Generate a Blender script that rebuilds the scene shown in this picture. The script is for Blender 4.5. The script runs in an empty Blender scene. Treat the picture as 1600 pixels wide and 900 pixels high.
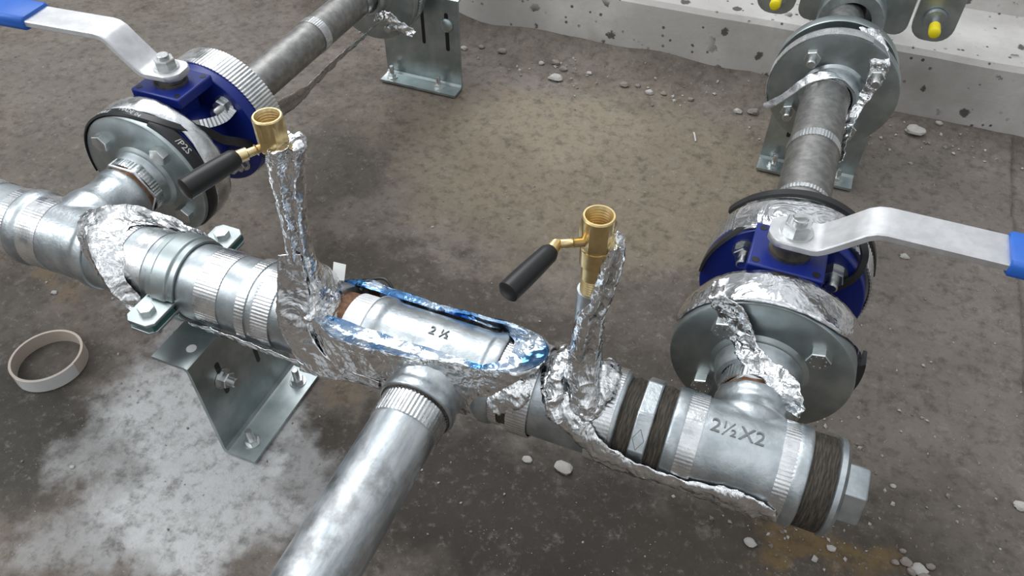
import bpy, math, random
from mathutils import Matrix, Vector, noise
random.seed(7)
S = bpy.context.scene
COL = S.collection
PI = math.pi
FZ = -0.205                                  # floor level; the header axis is z = 0 along X
XL, XF, XR = -0.4774, -0.0394, 0.2345        # branch axes
XS1, XS2 = -0.1727, 0.0902                   # drain riser axes

# ------------------------------------------------------------------ mesh helpers
def frame(o, z, xh=(0.123, 0.31, 1)):
    z = Vector(z).normalized(); x = Vector(xh); x = x - z * x.dot(z)
    if x.length < 1e-5: x = Vector((1, 0, 0)) - z * z.x
    x.normalize(); y = z.cross(x)
    return Matrix(((x.x, y.x, z.x, o[0]), (x.y, y.y, z.y, o[1]), (x.z, y.z, z.z, o[2]), (0, 0, 0, 1)))
def AX(x=0, y=0, z=0): return frame((x, y, z), (1, 0, 0), (0, 0, 1))     # local z = world X
def AY(x=0, y=0, z=0): return frame((x, y, z), (0, 1, 0), (0, 0, 1))     # local z = world Y
def AZ(x=0, y=0, z=0): return Matrix.Translation((x, y, z))
class MB:
    def __init__(s): s.v = []; s.f = []; s.m = []
    def add(s, vs, fs, mat=0):
        b = len(s.v); s.v += [Vector(p) for p in vs]
        for f in fs: s.f.append([b + i for i in f]); s.m.append(mat)
        return s
    def lathe(s, prof, M=AZ(), n=48, mat=0, t0=0, t1=2 * PI, rip=None):
        full = abs(t1 - t0 - 2 * PI) < 1e-6; k = n if full else n + 1
        vs = []; fs = []
        for a, r in prof:
            for i in range(k):
                t = t0 + (t1 - t0) * i / n
                rr = r + (rip(i, a) if rip else 0)
                vs.append(M @ Vector((rr * math.cos(t), rr * math.sin(t), a)))
        for j in range(len(prof) - 1):
            for i in range(n):
                i2 = (i + 1) % k
                fs.append((j * k + i, j * k + i2, (j + 1) * k + i2, (j + 1) * k + i))
        return s.add(vs, fs, mat)
    def solid(s, prof, M=AZ(), n=48, mat=0, rip=None):                    # closed: end caps
        s.lathe(prof, M, n, mat, rip=rip); b = len(s.v) - len(prof) * n
        s.f.append([b + i for i in range(n)][::-1]); s.m.append(mat)
        s.f.append([len(s.v) - n + i for i in range(n)]); s.m.append(mat)
        return s
    def ringbody(s, prof, M=AZ(), n=48, mat=0, t0=0, t1=2 * PI, rip=None): # closed profile loop
        s.lathe(list(prof) + [prof[0]], M, n, mat, t0, t1, rip)
        if abs(t1 - t0 - 2 * PI) > 1e-6:
            k = n + 1; L = len(prof) + 1; b = len(s.v) - L * k
            s.f.append([b + j * k for j in range(L - 1)]); s.m.append(mat)
            s.f.append([b + j * k + n for j in range(L - 1)][::-1]); s.m.append(mat)
        return s
    def prism(s, poly, z0, z1, M=AZ(), mat=0):
        n = len(poly)
        vs = [M @ Vector((x, y, z0)) for x, y in poly] + [M @ Vector((x, y, z1)) for x, y in poly]
        fs = [tuple(range(n))[::-1], tuple(range(n, 2 * n))] + [(i, (i + 1) % n, n + (i + 1) % n, n + i) for i in range(n)]
        return s.add(vs, fs, mat)
    def box(s, c, d, M=AZ(), mat=0):
        x, y, z = d[0] / 2, d[1] / 2, d[2] / 2
        return s.prism([(c[0] - x, c[1] - y), (c[0] + x, c[1] - y), (c[0] + x, c[1] + y), (c[0] - x, c[1] + y)], c[2] - z, c[2] + z, M, mat)
    def hexhead(s, M, r, h, mat=0, c=0.12):                               # chamfered hexagon
        P = lambda k: [(k * math.cos(PI / 3 * i), k * math.sin(PI / 3 * i)) for i in range(6)]
        rings = [(P(r), 0), (P(r), h * (1 - c)), (P(r * 0.93), h)]
        vs = [M @ Vector((x, y, z)) for q, z in rings for x, y in q]
        fs = [tuple(range(6))[::-1], tuple(range(12, 18))]
        for j in range(2): fs += [(j * 6 + i, j * 6 + (i + 1) % 6, j * 6 + 6 + (i + 1) % 6, j * 6 + 6 + i) for i in range(6)]
        return s.add(vs, fs, mat)
    def loft(s, rings, closed=True, caps=False, mat=0, wrap=False):
        n = len(rings[0]); vs = [p for r in rings for p in r]; fs = []
        R = len(rings)
        for j in range(R if wrap else R - 1):
            j2 = (j + 1) % R
            for i in range(n if closed else n - 1):
                i2 = (i + 1) % n
                fs.append((j * n + i, j * n + i2, j2 * n + i2, j2 * n + i))
        if caps: fs += [tuple(range(n))[::-1], tuple(range((R - 1) * n, R * n))]
        return s.add(vs, fs, mat)
    def tube(s, pts, r, n=10, mat=0):
        pts = [Vector(p) for p in pts]; rings = []
        for i, p in enumerate(pts):
            d = (pts[min(i + 1, len(pts) - 1)] - pts[max(i - 1, 0)])
            M = frame(p, d); rr = r[i] if isinstance(r, (list, tuple)) else r
            rings.append([M @ Vector((rr * math.cos(2 * PI * k / n), rr * math.sin(2 * PI * k / n), 0)) for k in range(n)])
        return s.loft(rings, True, True, mat)
    def crumple(s, amp, fr, start=0, seed=0):
        for i in range(start, len(s.v)):
            q = s.v[i]
            a = noise.noise_vector(q * fr + Vector((seed, 0, 0))); b = noise.noise_vector(q * fr * 2.7 + Vector((0, seed, 0)))
            s.v[i] = q + a * amp + b * amp * 0.45
        return s
    def build(s, name, mats, root=None, angle=38, bevel=0, solid=0):
        o0 = Vector(root.matrix_basis.translation) if root else Vector((0, 0, 0))
        base = Vector((0, 0, 0))
        if root is None and s.v:
            xs = [p.x for p in s.v]; ys = [p.y for p in s.v]; zs = [p.z for p in s.v]
            base = Vector(((min(xs) + max(xs)) / 2, (min(ys) + max(ys)) / 2, min(zs)))
        anc = root
        off = base
        while anc is not None:
            off = off + Vector(anc.location); anc = anc.parent
        me = bpy.data.meshes.new(name)
        me.from_pydata([p - off for p in s.v], [], s.f)
        mats = mats if isinstance(mats, (list, tuple)) else [mats]
        for m in mats: me.materials.append(m)
        for i, p in enumerate(me.polygons): p.material_index = s.m[i]; p.use_smooth = True
        me.validate(); me.set_sharp_from_angle(angle=math.radians(angle))
        o = bpy.data.objects.new(name, me); COL.objects.link(o)
        if root: o.parent = root
        else: o.location = base
        if bevel:
            b = o.modifiers.new('edge', 'BEVEL'); b.width = bevel; b.segments = 2; b.limit_method = 'ANGLE'; b.angle_limit = 0.7
        if solid:
            b = o.modifiers.new('sheet', 'SOLIDIFY'); b.thickness = solid; b.offset = 0
        return o
def tag(o, label, cat, group=None, kind=None):
    if label: o['label'] = label
    if cat: o['category'] = cat
    if group: o['group'] = group
    if kind: o['kind'] = kind
    return o
def thing(name, loc, label, cat, group=None):
    o = bpy.data.objects.new(name, None); COL.objects.link(o); o.location = loc
    o.empty_display_size = 0.02
    return tag(o, label, cat, group)
def struct(o): o['kind'] = 'structure'; return o
def catmull(P, n, closed=False):
    P = [Vector(p) for p in P]; L = len(P); out = []
    seg = L if closed else L - 1
    for k in range(n if closed else n + 1):
        t = k / n * seg; i = min(int(t), seg - 1); u = t - i
        g = (lambda j: P[j % L]) if closed else (lambda j: P[max(0, min(L - 1, j))])
        a, b, c, d = g(i - 1), g(i), g(i + 1), g(i + 2)
        out.append(0.5 * ((2 * b) + (c - a) * u + (2 * a - 5 * b + 4 * c - d) * u * u + (3 * b - a - 3 * c + d) * u ** 3))
    return out
def remeshed(mb, voxel=0.0014, it=14):                                    # fuse overlapping bodies into one casting
    me = bpy.data.meshes.new('tmp'); me.from_pydata(mb.v, [], mb.f)
    o = bpy.data.objects.new('tmp', me); COL.objects.link(o)
    r = o.modifiers.new('r', 'REMESH'); r.mode = 'VOXEL'; r.voxel_size = voxel
    k = o.modifiers.new('s', 'SMOOTH'); k.factor = 0.5; k.iterations = it
    dg = bpy.context.evaluated_depsgraph_get(); ev = o.evaluated_get(dg); m2 = bpy.data.meshes.new_from_object(ev)
    out = MB(); out.add([v.co.copy() for v in m2.vertices], [tuple(p.vertices) for p in m2.polygons])
    bpy.data.objects.remove(o); bpy.data.meshes.remove(me); bpy.data.meshes.remove(m2)
    return out
def text_mb(txt, size, depth, fn, res=2):                                # lettering, each vertex mapped by fn(x, y, z)
    cu = bpy.data.curves.new('t', 'FONT'); cu.body = txt; cu.size = size; cu.extrude = depth; cu.align_x = 'CENTER'; cu.align_y = 'CENTER'; cu.resolution_u = res
    o = bpy.data.objects.new('t', cu); COL.objects.link(o)
    dg = bpy.context.evaluated_depsgraph_get(); me = bpy.data.meshes.new_from_object(o.evaluated_get(dg))
    out = MB(); out.add([Vector(fn(*v.co)) for v in me.vertices], [tuple(p.vertices) for p in me.polygons])
    bpy.data.objects.remove(o); bpy.data.curves.remove(cu); bpy.data.meshes.remove(me)
    return out

# ------------------------------------------------------------------ materials
class NT:
    def __init__(s, name):
        s.mat = bpy.data.materials.new(name); s.mat.use_nodes = True
        s.t = s.mat.node_tree; s.bsdf = s.t.nodes['Principled BSDF']
        s.co = s.n('ShaderNodeTexCoord').outputs['Object']
    def n(s, typ, **kw):
        x = s.t.nodes.new(typ)
        for k, v in kw.items():
            if hasattr(x, k): setattr(x, k, v)
        return x
    def put(s, sock, v):
        if hasattr(v, 'links') or isinstance(v, bpy.types.NodeSocket): s.t.links.new(v, sock)
        else: sock.default_value = v
    def noise(s, scale, detail=4, rough=0.55, co=None, dist=0):
        x = s.n('ShaderNodeTexNoise'); s.t.links.new(co or s.co, x.inputs['Vector'])
        x.inputs['Scale'].default_value = scale; x.inputs['Detail'].default_value = detail; x.inputs['Roughness'].default_value = rough; x.inputs['Distortion'].default_value = dist
        return x.outputs['Fac']
    def vor(s, scale, feature='F1', out='Distance', co=None):
        x = s.n('ShaderNodeTexVoronoi', feature=feature); s.t.links.new(co or s.co, x.inputs['Vector']); x.inputs['Scale'].default_value = scale
        return x.outputs[out]
    def ramp(s, fac, a, b, lo=0.0, hi=1.0):
        x = s.n('ShaderNodeMapRange'); x.interpolation_type = 'SMOOTHSTEP'; s.put(x.inputs[0], fac)
        x.inputs[1].default_value = a; x.inputs[2].default_value = b; x.inputs[3].default_value = lo; x.inputs[4].default_value = hi
        return x.outputs[0]
    def math(s, op, a, b=0.0):
        x = s.n('ShaderNodeMath', operation=op); s.put(x.inputs[0], a); s.put(x.inputs[1], b); return x.outputs[0]
    def mix(s, fac, a, b):
        x = s.n('ShaderNodeMix', data_type='RGBA'); s.put(x.inputs[0], fac)
        s.put(x.inputs[6], (*a, 1) if isinstance(a, tuple) else a); s.put(x.inputs[7], (*b, 1) if isinstance(b, tuple) else b)
        return x.outputs[2]
    def bump(s, h, strength=0.3, dist=0.001, prev=None):
        x = s.n('ShaderNodeBump'); s.put(x.inputs['Height'], h); x.inputs['Strength'].default_value = strength; x.inputs['Distance'].default_value = dist
        if prev is not None: s.t.links.new(prev, x.inputs['Normal'])
        return x.outputs[0]
    def end(s, col=None, rough=None, metal=None, normal=None, spec=None):
        b = s.bsdf
        if col is not None: s.put(b.inputs['Base Color'], (*col, 1) if isinstance(col, tuple) else col)
        if rough is not None: s.put(b.inputs['Roughness'], rough)
        if metal is not None: s.put(b.inputs['Metallic'], metal)
        if spec is not None: b.inputs['Specular IOR Level'].default_value = spec
        if normal is not None: s.t.links.new(normal, b.inputs['Normal'])
        return s.mat
def m_metal(name, c1, c2, r1, r2, scale=40, bump=0.15, metal=1.0, bscale=400):
    t = NT(name); f = t.ramp(t.noise(scale, 5), 0.35, 0.68); g = t.noise(scale * 0.35, 3)
    return t.end(t.mix(f, c1, c2), t.ramp(g, 0.3, 0.7, r1, r2), metal, t.bump(t.noise(bscale, 3), bump, 0.0006))
GALV = m_metal('galvanized_zinc', (.40, .44, .46), (.57, .61, .63), .36, .52, 60, .14)
CAST = m_metal('galvanized_casting', (.40, .44, .46), (.60, .64, .66), .33, .46, 45, .45, 1.0, 260)
ZINC = m_metal('zinc_plate', (.36, .41, .415), (.51, .56, .56), .34, .50, 30, .06)
STEEL = m_metal('grey_steel_pipe', (.27, .265, .255), (.37, .365, .35), .40, .52, 110, .14)
BOLT = m_metal('bolt_zinc', (.55, .57, .57), (.72, .73, .72), .24, .36, 80, .08)
HANDLE = m_metal('blasted_stainless', (.66, .66, .67), (.76, .76, .77), .42, .52, 90, .10, .85, 900)
BRASS = m_metal('brass', (.66, .50, .24), (.80, .64, .36), .24, .36, 60, .05)
RUST = m_metal('rusty_thread', (.16, .075, .04), (.26, .14, .08), .7, .85, 200, .5, .1)
def m_hemp():
    t = NT('jute_sealed_thread'); mp = t.n('ShaderNodeMapping'); t.t.links.new(t.co, mp.inputs['Vector']); mp.inputs['Scale'].default_value = (9, 1, 1)
    f = t.noise(90, 4, .6, mp.outputs[0])
    return t.end(t.mix(t.ramp(f, .35, .7), (.028, .024, .02), (.085, .072, .056)), .72, 0, t.bump(f, .7, .0012), .3)
HEMP = m_hemp()
def m_plain(name, c, r, metal=0.0, bump=0.1, bs=500, var=0.12):
    t = NT(name); f = t.noise(60, 4); d = tuple(x * (1 - var) for x in c); e = tuple(min(1, x * (1 + var)) for x in c)
    return t.end(t.mix(f, d, e), r, metal, t.bump(t.noise(bs, 2), bump, 0.0005))
BLACK = m_plain('black_plastic', (.012, .012, .012), .38)
CABLE = m_plain('black_cable_sheath', (.014, .014, .016), .34)
PRINT = m_plain('white_print', (.62, .62, .62), .6)
BLUE = m_plain('blue_valve_paint', (.008, .022, .20), .34, 0, .12, 300)
GRIP = m_plain('blue_vinyl_grip', (.022, .135, .56), .42)
TEAL = m_plain('teal_rubber', (.02, .095, .085), .5)
YELLOW = m_plain('yellow_cap', (.85, .70, .01), .35)
CARD = m_plain('cardboard', (.50, .43, .37), .85, 0, .3, 200)
PAPER = m_plain('white_paper', (.62, .62, .60), .8)
MARK = m_plain('dark_casting_mark', (.20, .21, .215), .5, .8)
PLUMB = m_metal('seal_tape', (.80, .81, .82), (.90, .90, .91), .45, .6, 150, .5, .3)
def m_foil(name, col, r, s1=0.9, s2=0.6, blue=0.0):
    t = NT(name)
    wv = t.n('ShaderNodeVectorMath', operation='ADD'); wn = t.n('ShaderNodeTexNoise'); t.t.links.new(t.co, wn.inputs['Vector']); wn.inputs['Scale'].default_value = 60
    ws = t.n('ShaderNodeVectorMath', operation='SCALE'); t.t.links.new(wn.outputs['Color'], ws.inputs[0]); ws.inputs['Scale'].default_value = .02
    t.t.links.new(t.co, wv.inputs[0]); t.t.links.new(ws.outputs[0], wv.inputs[1])
    a = t.noise(26, 3, .5, dist=1.6); b = t.vor(62, co=wv.outputs[0]); c = t.vor(150, co=wv.outputs[0])
    nb = t.bump(a, s1, 0.008); nb = t.bump(b, s2, 0.0040, nb); nb = t.bump(c, s2 * .45, 0.0012, nb)
    cc = col
    if blue: cc = t.mix(t.ramp(t.noise(28, 2), .38, .62, 0, blue), col, (.10, .26, .52))
    return t.end(cc, r, 1.0, nb)
FOIL = m_foil('aluminium_foil', (.80, .81, .82), .15, .6, .55)
FOILS = m_foil('smooth_aluminium_foil', (.78, .79, .81), .14, .4, .16)
FOILB = m_foil('blue_backed_foil', (.66, .74, .84), .13, .4, .22, 1.0)
def m_film(name):
    t = NT(name); a = t.noise(45, 4, .6, dist=1.5)
    return t.end((.62, .61, .60), .16, 1.0, t.bump(a, .6, 0.004))
FILM = m_film('dull_foil_film')
def m_tape(name):
    t = NT(name); a = t.noise(30, 3); b = t.noise(420, 2)
    return t.end(t.mix(t.ramp(a, .35, .65), (.66, .68, .69), (.86, .87, .88)), t.ramp(t.noise(90, 3), .3, .7, .18, .36), 1.0, t.bump(b, .25, 0.0006))
TAPE = m_tape('ribbed_foil_tape')
def m_pipe_front():
    t = NT('streaked_galvanized_pipe')
    mp = t.n('ShaderNodeMapping'); t.t.links.new(t.co, mp.inputs['Vector']); mp.inputs['Scale'].default_value = (1, .18, 1)
    st = t.ramp(t.noise(70, 5, .65, mp.outputs[0]), .3, .7); bl = t.noise(30, 4)
    dark = t.ramp(t.noise(26, 5, .62), .50, .66)
    c = t.mix(st, (.38, .42, .45), (.74, .77, .79)); c = t.mix(t.math('MULTIPLY', dark, .6), c, (.22, .22, .21))
    return t.end(c, t.ramp(bl, .3, .7, .34, .58), 1.0, t.bump(t.noise(300, 3), .2, .0008))
PIPEF = m_pipe_front()
def m_stone(name, a, b):
    t = NT(name); return t.end(t.mix(t.noise(120, 5), a, b), .92, 0, t.bump(t.noise(260, 4), .7, .0015), .2)
STONE = m_stone('pale_stone', (.36, .34, .32), (.56, .54, .51)); STONED = m_stone('brown_rubble', (.17, .145, .125), (.36, .32, .29)); DIRT = m_stone('dirt', (.15, .125, .105), (.24, .205, .175))

def m_floor():
    t = NT('dirty_concrete_floor'); t.co = t.n('ShaderNodeNewGeometry').outputs['Position']
    w = t.n('ShaderNodeTexNoise'); t.t.links.new(t.co, w.inputs['Vector']); w.inputs['Scale'].default_value = 9; w.inputs['Detail'].default_value = 6; w.inputs['Roughness'].default_value = .62
    sub = t.n('ShaderNodeVectorMath', operation='SUBTRACT'); t.t.links.new(w.outputs['Color'], sub.inputs[0]); sub.inputs[1].default_value = (.5, .5, .5)
    sc = t.n('ShaderNodeVectorMath', operation='SCALE'); t.t.links.new(sub.outputs[0], sc.inputs[0]); sc.inputs['Scale'].default_value = .26
    ad = t.n('ShaderNodeVectorMath', operation='ADD'); t.t.links.new(t.co, ad.inputs[0]); t.t.links.new(sc.outputs[0], ad.inputs[1])
    wp = ad.outputs[0]
    def blob(cx, cy, rx, ry, rot=0, soft=.55):
        m = t.n('ShaderNodeMapping'); m.vector_type = 'TEXTURE'; t.t.links.new(wp, m.inputs['Vector'])
        m.inputs['Location'].default_value = (cx, cy, 0); m.inputs['Rotation'].default_value = (0, 0, rot); m.inputs['Scale'].default_value = (rx, ry, 1e3)
        l = t.n('ShaderNodeVectorMath', operation='LENGTH'); t.t.links.new(m.outputs[0], l.inputs[0])
        return t.ramp(l.outputs['Value'], 1.0, 1.0 - soft, 0, 1)
    fine = t.noise(70, 8, .7); mid = t.noise(14, 6, .65)
    c = t.mix(t.ramp(mid, .3, .7), (.125, .104, .088), (.205, .175, .150))
    c = t.mix(t.math('MULTIPLY', t.ramp(t.noise(3.2, 4, .6), .45, .7), .5), c, (.205, .185, .170))
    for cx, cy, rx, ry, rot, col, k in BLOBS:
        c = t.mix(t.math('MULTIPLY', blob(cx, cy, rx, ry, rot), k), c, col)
    c = t.mix(t.ramp(fine, .44, .72, 0, .62), c, (.055, .046, .038)); c = t.mix(t.ramp(t.noise(28, 7, .72), .54, .72, 0, .28), c, (.075, .063, .052)); c = t.mix(t.ramp(t.noise(110, 6, .75), .54, .72, 0, .35), c, (.36, .33, .30))
    c = t.mix(t.ramp(t.noise(38, 6, .7), .55, .78, 0, .42), c, (.30, .27, .245))
    sp = t.vor(170); c = t.mix(t.math('MULTIPLY', t.ramp(sp, .10, .05), t.ramp(t.noise(21, 2), .52, .62)), c, (.50, .48, .45))
    pit = t.vor(48); pm = t.math('MULTIPLY', t.ramp(pit, .12, .05), t.ramp(t.noise(12, 2), .5, .62)); c = t.mix(t.math('MULTIPLY', pm, .6), c, (.05, .042, .036))
    n1 = t.bump(mid, .5, .012); n1 = t.bump(t.noise(55, 8, .7), .55, .004, n1); n1 = t.bump(t.noise(240, 4, .7), .5, .0012, n1)
    return t.end(c, .86, 0, n1, .25)
BLOBS = [
    (-.05, .62, .50, .28, 0, (.235, .195, .140), .75), (-.16, .70, .20, .12, 0, (.29, .245, .185), .6), (.42, .45, .25, .45, 0, (.21, .185, .165), .6),
    (-.95, .55, .45, .25, .2, (.185, .165, .145), .6), (-.75, .33, .35, .14, .1, (.135, .12, .10), .7),
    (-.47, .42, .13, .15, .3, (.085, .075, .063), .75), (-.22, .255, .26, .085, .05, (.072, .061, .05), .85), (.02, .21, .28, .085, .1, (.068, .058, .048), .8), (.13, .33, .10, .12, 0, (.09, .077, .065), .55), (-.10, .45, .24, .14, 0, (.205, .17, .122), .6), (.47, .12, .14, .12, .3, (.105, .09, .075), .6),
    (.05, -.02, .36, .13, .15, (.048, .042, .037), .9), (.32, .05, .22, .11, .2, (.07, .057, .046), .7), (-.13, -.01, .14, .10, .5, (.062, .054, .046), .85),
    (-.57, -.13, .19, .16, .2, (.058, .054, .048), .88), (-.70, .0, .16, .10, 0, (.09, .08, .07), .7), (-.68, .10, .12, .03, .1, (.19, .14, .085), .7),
    (-.40, -.10, .09, .11, .1, (.36, .36, .355), .8), (-.33, -.03, .20, .085, -.15, (.60, .60, .60), .92), (-.30, -.13, .15, .11, .4, (.57, .57, .57), .92), (-.36, -.21, .10, .07, .3, (.33, .325, .32), .8), (-.46, .06, .10, .045, -.2, (.38, .37, .365), .75), (-.70, .22, .05, .04, 0, (.27, .26, .25), .7),
    (-.215, -.055, .05, .04, 0, (.26, .255, .25), .7), (.35, .050, .085, .034, .1, (.17, .115, .055), .9), (-.20, .07, .06, .03, 0, (.20, .15, .10), .6),
    (.11, -.12, .16, .05, .2, (.14, .13, .12), .6), (-.30, .80, .22, .06, 0, (.24, .21, .20), .5),
]
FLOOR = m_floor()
def m_kerb():
    t = NT('spotted_concrete_kerb'); t.co = t.n('ShaderNodeNewGeometry').outputs['Position']
    c = t.mix(t.ramp(t.noise(6, 6, .65), .35, .7), (.46, .44, .42), (.62, .60, .575))
    c = t.mix(t.ramp(t.noise(3.5, 5, .6), .52, .70, 0, .5), c, (.30, .265, .24))
    wn = t.noise(75, 5, .7); v = t.vor(26); d = t.math('ADD', v, t.math('MULTIPLY', t.math('SUBTRACT', wn, .5), .60))
    sp = t.math('MULTIPLY', t.ramp(d, .24, .18), t.ramp(t.noise(7, 2), .48, .56))
    v2 = t.vor(60); sp2 = t.math('MULTIPLY', t.ramp(t.math('ADD', v2, t.math('MULTIPLY', t.math('SUBTRACT', wn, .5), .2)), .20, .13), t.ramp(t.noise(9, 2), .49, .57))
    m = t.math('MAXIMUM', sp, sp2)
    c = t.mix(t.math('MULTIPLY', m, .88), c, (.065, .055, .05))
    n1 = t.bump(t.noise(40, 7, .7), .35, .004); n1 = t.bump(t.math('SUBTRACT', 1.0, m), .4, .003, n1)
    return t.end(c, .85, 0, n1, .25)
KERB = m_kerb()

# ------------------------------------------------------------------ setting
fl = MB(); nx, ny = 190, 120; X0, X1, Y0, Y1 = -3.4, 1.9, -1.6, 1.05
def fh(x, y):
    h = noise.noise(Vector((x * 6, y * 6, 0))) * .0025 + noise.noise(Vector((x * 23, y * 23, 3))) * .0012
    e = .556 + .006 * noise.noise(Vector((y * 14, 0, 5))) + .004 * noise.noise(Vector((y * 50, 0, 5)))
    if x > e and y < .93: h -= .012 + .004 * noise.noise(Vector((x * 40, y * 40, 9)))
    b = max(0, 1 - max(0, (.935 - y)) / .10); side = 1 - min(1, max(0, (x - .12) / .14))
    if y > .80: h += .045 * b * b * side * (.75 + .5 * noise.noise(Vector((x * 9, 1, 2)))) + .012 * b * (1 - side)
    return FZ + h
vs = []; xs = sorted([X0 + (X1 - X0) * i / nx for i in range(nx)] + [.53 + .004 * i for i in range(12)] + [X1])
ys = sorted([Y0 + (Y1 - Y0) * j / ny for j in range(ny + 1)] + [.80 + .006 * j for j in range(23)])
for y in ys:
    for x in xs: vs.append((x, y, fh(x, y)))
k = len(xs); fl.add(vs, [(j * k + i, j * k + i + 1, (j + 1) * k + i + 1, (j + 1) * k + i) for j in range(len(ys) - 1) for i in range(k - 1)])
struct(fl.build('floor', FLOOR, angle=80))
kb = MB(); prof = [(.935, FZ - .05), (.932, -.150), (.938, -.088), (.945, -.080), (1.08, -.074), (1.095, -.066), (1.11, .0), (1.16, .012), (3.2, .012), (3.2, FZ - .05)]
rows = []
for i in range(121):
    x = -3.4 + 5.3 * i / 120
    rows.append([(x, y + (.004 * noise.noise(Vector((x * 7, z * 20, 1))) if y < 3 else 0), z + .002 * noise.noise(Vector((x * 9, y * 9, 4)))) for y, z in prof])
kb.loft(rows, False)
struct(kb.build('trim_1', KERB, angle=30))

# ------------------------------------------------------------------ pipework
def band(name, M, a0, a1, r, root, mat=TAPE, t=.0008, n=160, rip=.0005, label=None, t0=0, t1=2 * PI, tilt=0):
    mb = MB(); n = int(n * 1.9); sd = (a0 * 913.7) % 7
    f = (lambda i, a: rip * .62 * (1 if i % 4 < 2 else -1) * max(.12, min(1, .55 + 1.5 * noise.noise(Vector((i / n * 9, sd, 0)))))) if rip else None
    mb.ringbody([(a0, r - .0008), (a0, r + t), ((a0 + a1) / 2, r + t * 1.15), (a1, r + t), (a1, r - .0008)], M, n, 0, t0, t1, f)
    o = mb.build(name, mat, root, 50)
    if label: o['label'] = label
    return o
def cylmap(x0, th0, r, sgn=1):                    # lettering onto a cylinder about X; up the text = towards +theta
    def fn(x, y, z):
        th = th0 - y / r * sgn if False else th0 - y / r
        rr = r + z
        return (x0 + x, rr * math.cos(th), rr * math.sin(th))
    return fn
R90 = math.radians

# left stub pipe
o = thing('header_pipe', (-.75, 0, -.037), 'galvanized header pipe entering at the left picture edge behind the far-left tee', 'pipe', 'header pipe lengths')
MB().ringbody([(-2.1, .037), (-.528, .037), (-.528, .032), (-2.1, .032)], AX(), 64).build('pipe_body', GALV, o)
band('tape_band', AX(), -.545, -.5315, .0378, o, label='ribbed foil tape ring next to the tee')
band('tape_band', AX(), -.66, -.575, .0372, o, rip=.0003)
# left tee
tb = MB()
def header_body(mb, x0, x1, r, bead=.0028, bw=.012):
    mb.solid([(x0, r + bead * .6), (x0 + .002, r + bead), (x0 + bw, r + bead), (x0 + bw + .004, r), (x1 - bw - .004, r), (x1 - bw, r + bead), (x1 - .002, r + bead), (x1, r + bead * .6)], AX(), 72)
def branch(mb, x, s, y1, r, rb, yb, flare=.014):
    M = frame((x, 0, 0), (0, s, 0), (0, 0, 1))
    cap = .0375
    p = [(0, min(cap, r + flare))] + [(.022 + k * (yb - .022) / 8, min(cap + max(0, .035 - .022 - k * (yb - .022) / 8) * 0, r + flare * (1 - k / 8) ** 2.2)) for k in range(9)] + [(y1 - .012, r), (y1 - .009, rb), (y1 - .001, rb), (y1, rb - .001)]
    mb.solid(p, M, 64)
header_body(tb, -.531, -.424, .0392); branch(tb, XL, 1, .083, .0325, .0345, .062)
t_ = remeshed(tb); t_.build('tee_body', CAST)
o = COL.objects['tee_body']; o.name = 'pipe_tee'; tag(o, 'cast galvanized tee at the far left joining header and blue-handled valve branch', 'pipe fitting', 'cast tees of the header'); band('tape_band', AX(), -.512, -.487, .0393, o, rip=.0002, t=.0004)
# header pipe through the clamp
o = thing('header_pipe', (-.33, 0, -.039), 'galvanized header pipe held by the bolted pipe clamp, left of the drain risers', 'pipe', 'header pipe lengths')
MB().ringbody([(-.425, .0392), (-.231, .0392), (-.231, .034), (-.425, .034)], AX(), 72).build('pipe_body', GALV, o)
band('tape_band', AX(), -.402, -.382, .0393, o, rip=.0002); band('tape_band', AX(), -.288, -.262, .0393, o, rip=.0003); band('tape_band', AX(), -.372, -.352, .0393, o, rip=0)
# riser tee A
tb = MB(); header_body(tb, -.234, -.147, .0398, .0022)
tb.solid([(0, .026), (.035, .026), (.043, .0225), (.046, .0205), (.056, .0205), (.057, .019)], AZ(XS1, 0, 0), 48)
remeshed(tb).build('tee_body', CAST).name = 'pipe_tee'
A = COL.objects['pipe_tee.001']; tag(A, 'galvanized tee under the left foil-wrapped drain riser', 'pipe fitting', 'cast tees of the header')
q = band('tape_band', AX(), -.2385, -.2285, .0425, A); q2 = band('tape_band', AX(), -.224, -.203, .0405, A)
tg = MB(); P = [Vector((-.168, .033, .049)), Vector((-.155, .034, .049)), Vector((-.149, .019, .044)), Vector((-.160, .016, .044))]
tg.loft([P, [p + Vector((0, 0, .0008)) for p in P]], True, True).build('paper_tag', PAPER, A)['label'] = 'small white paper tag stuck on top'
# bushing between riser tee A and the middle tee
o = thing('threaded_nipple', (-.128, 0, -.036), 'white seal-taped nipple with rust ring between left riser tee and middle tee', 'pipe fitting')
MB().solid([(-.148, .0352), (-.132, .0352), (-.132, .034)], AX(), 48).build('rusty_thread', RUST, o)
band('seal_tape_wrap', AX(), -.133, -.112, .0362, o, PLUMB, .0012, 120, .0003)
# middle tee
tb = MB(); header_body(tb, -.113, .020, .0392); branch(tb, XF, -1, .060, .0335, .0355, .046, .016)
remeshed(tb).build('tee_body', CAST).name = 'pipe_tee'
B = COL.objects['pipe_tee.002']; tag(B, 'galvanized middle tee with size mark, inside the blue foil-lined opening', 'pipe fitting', 'cast tees of the header')
text_mb('2 ½', .0125, .0006, lambda x, y, z: (-.041 + x, .0399 * math.cos(R90(92) - y / .04) + 0, (.0398 + z) * math.sin(R90(92) - y / .04))).build('casting_mark', MARK, B)
# nipple between middle tee and tee under right riser
o = thing('threaded_nipple', (.028, 0, -.036), 'black-ringed nipple between the middle tee and the right riser tee', 'pipe fitting')
MB().solid([(.019, .0372), (.038, .0372)], AX(), 56).build('sealed_thread', HEMP, o)
band('tape_band', AX(), .0195, .0275, .0385, o)
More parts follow.
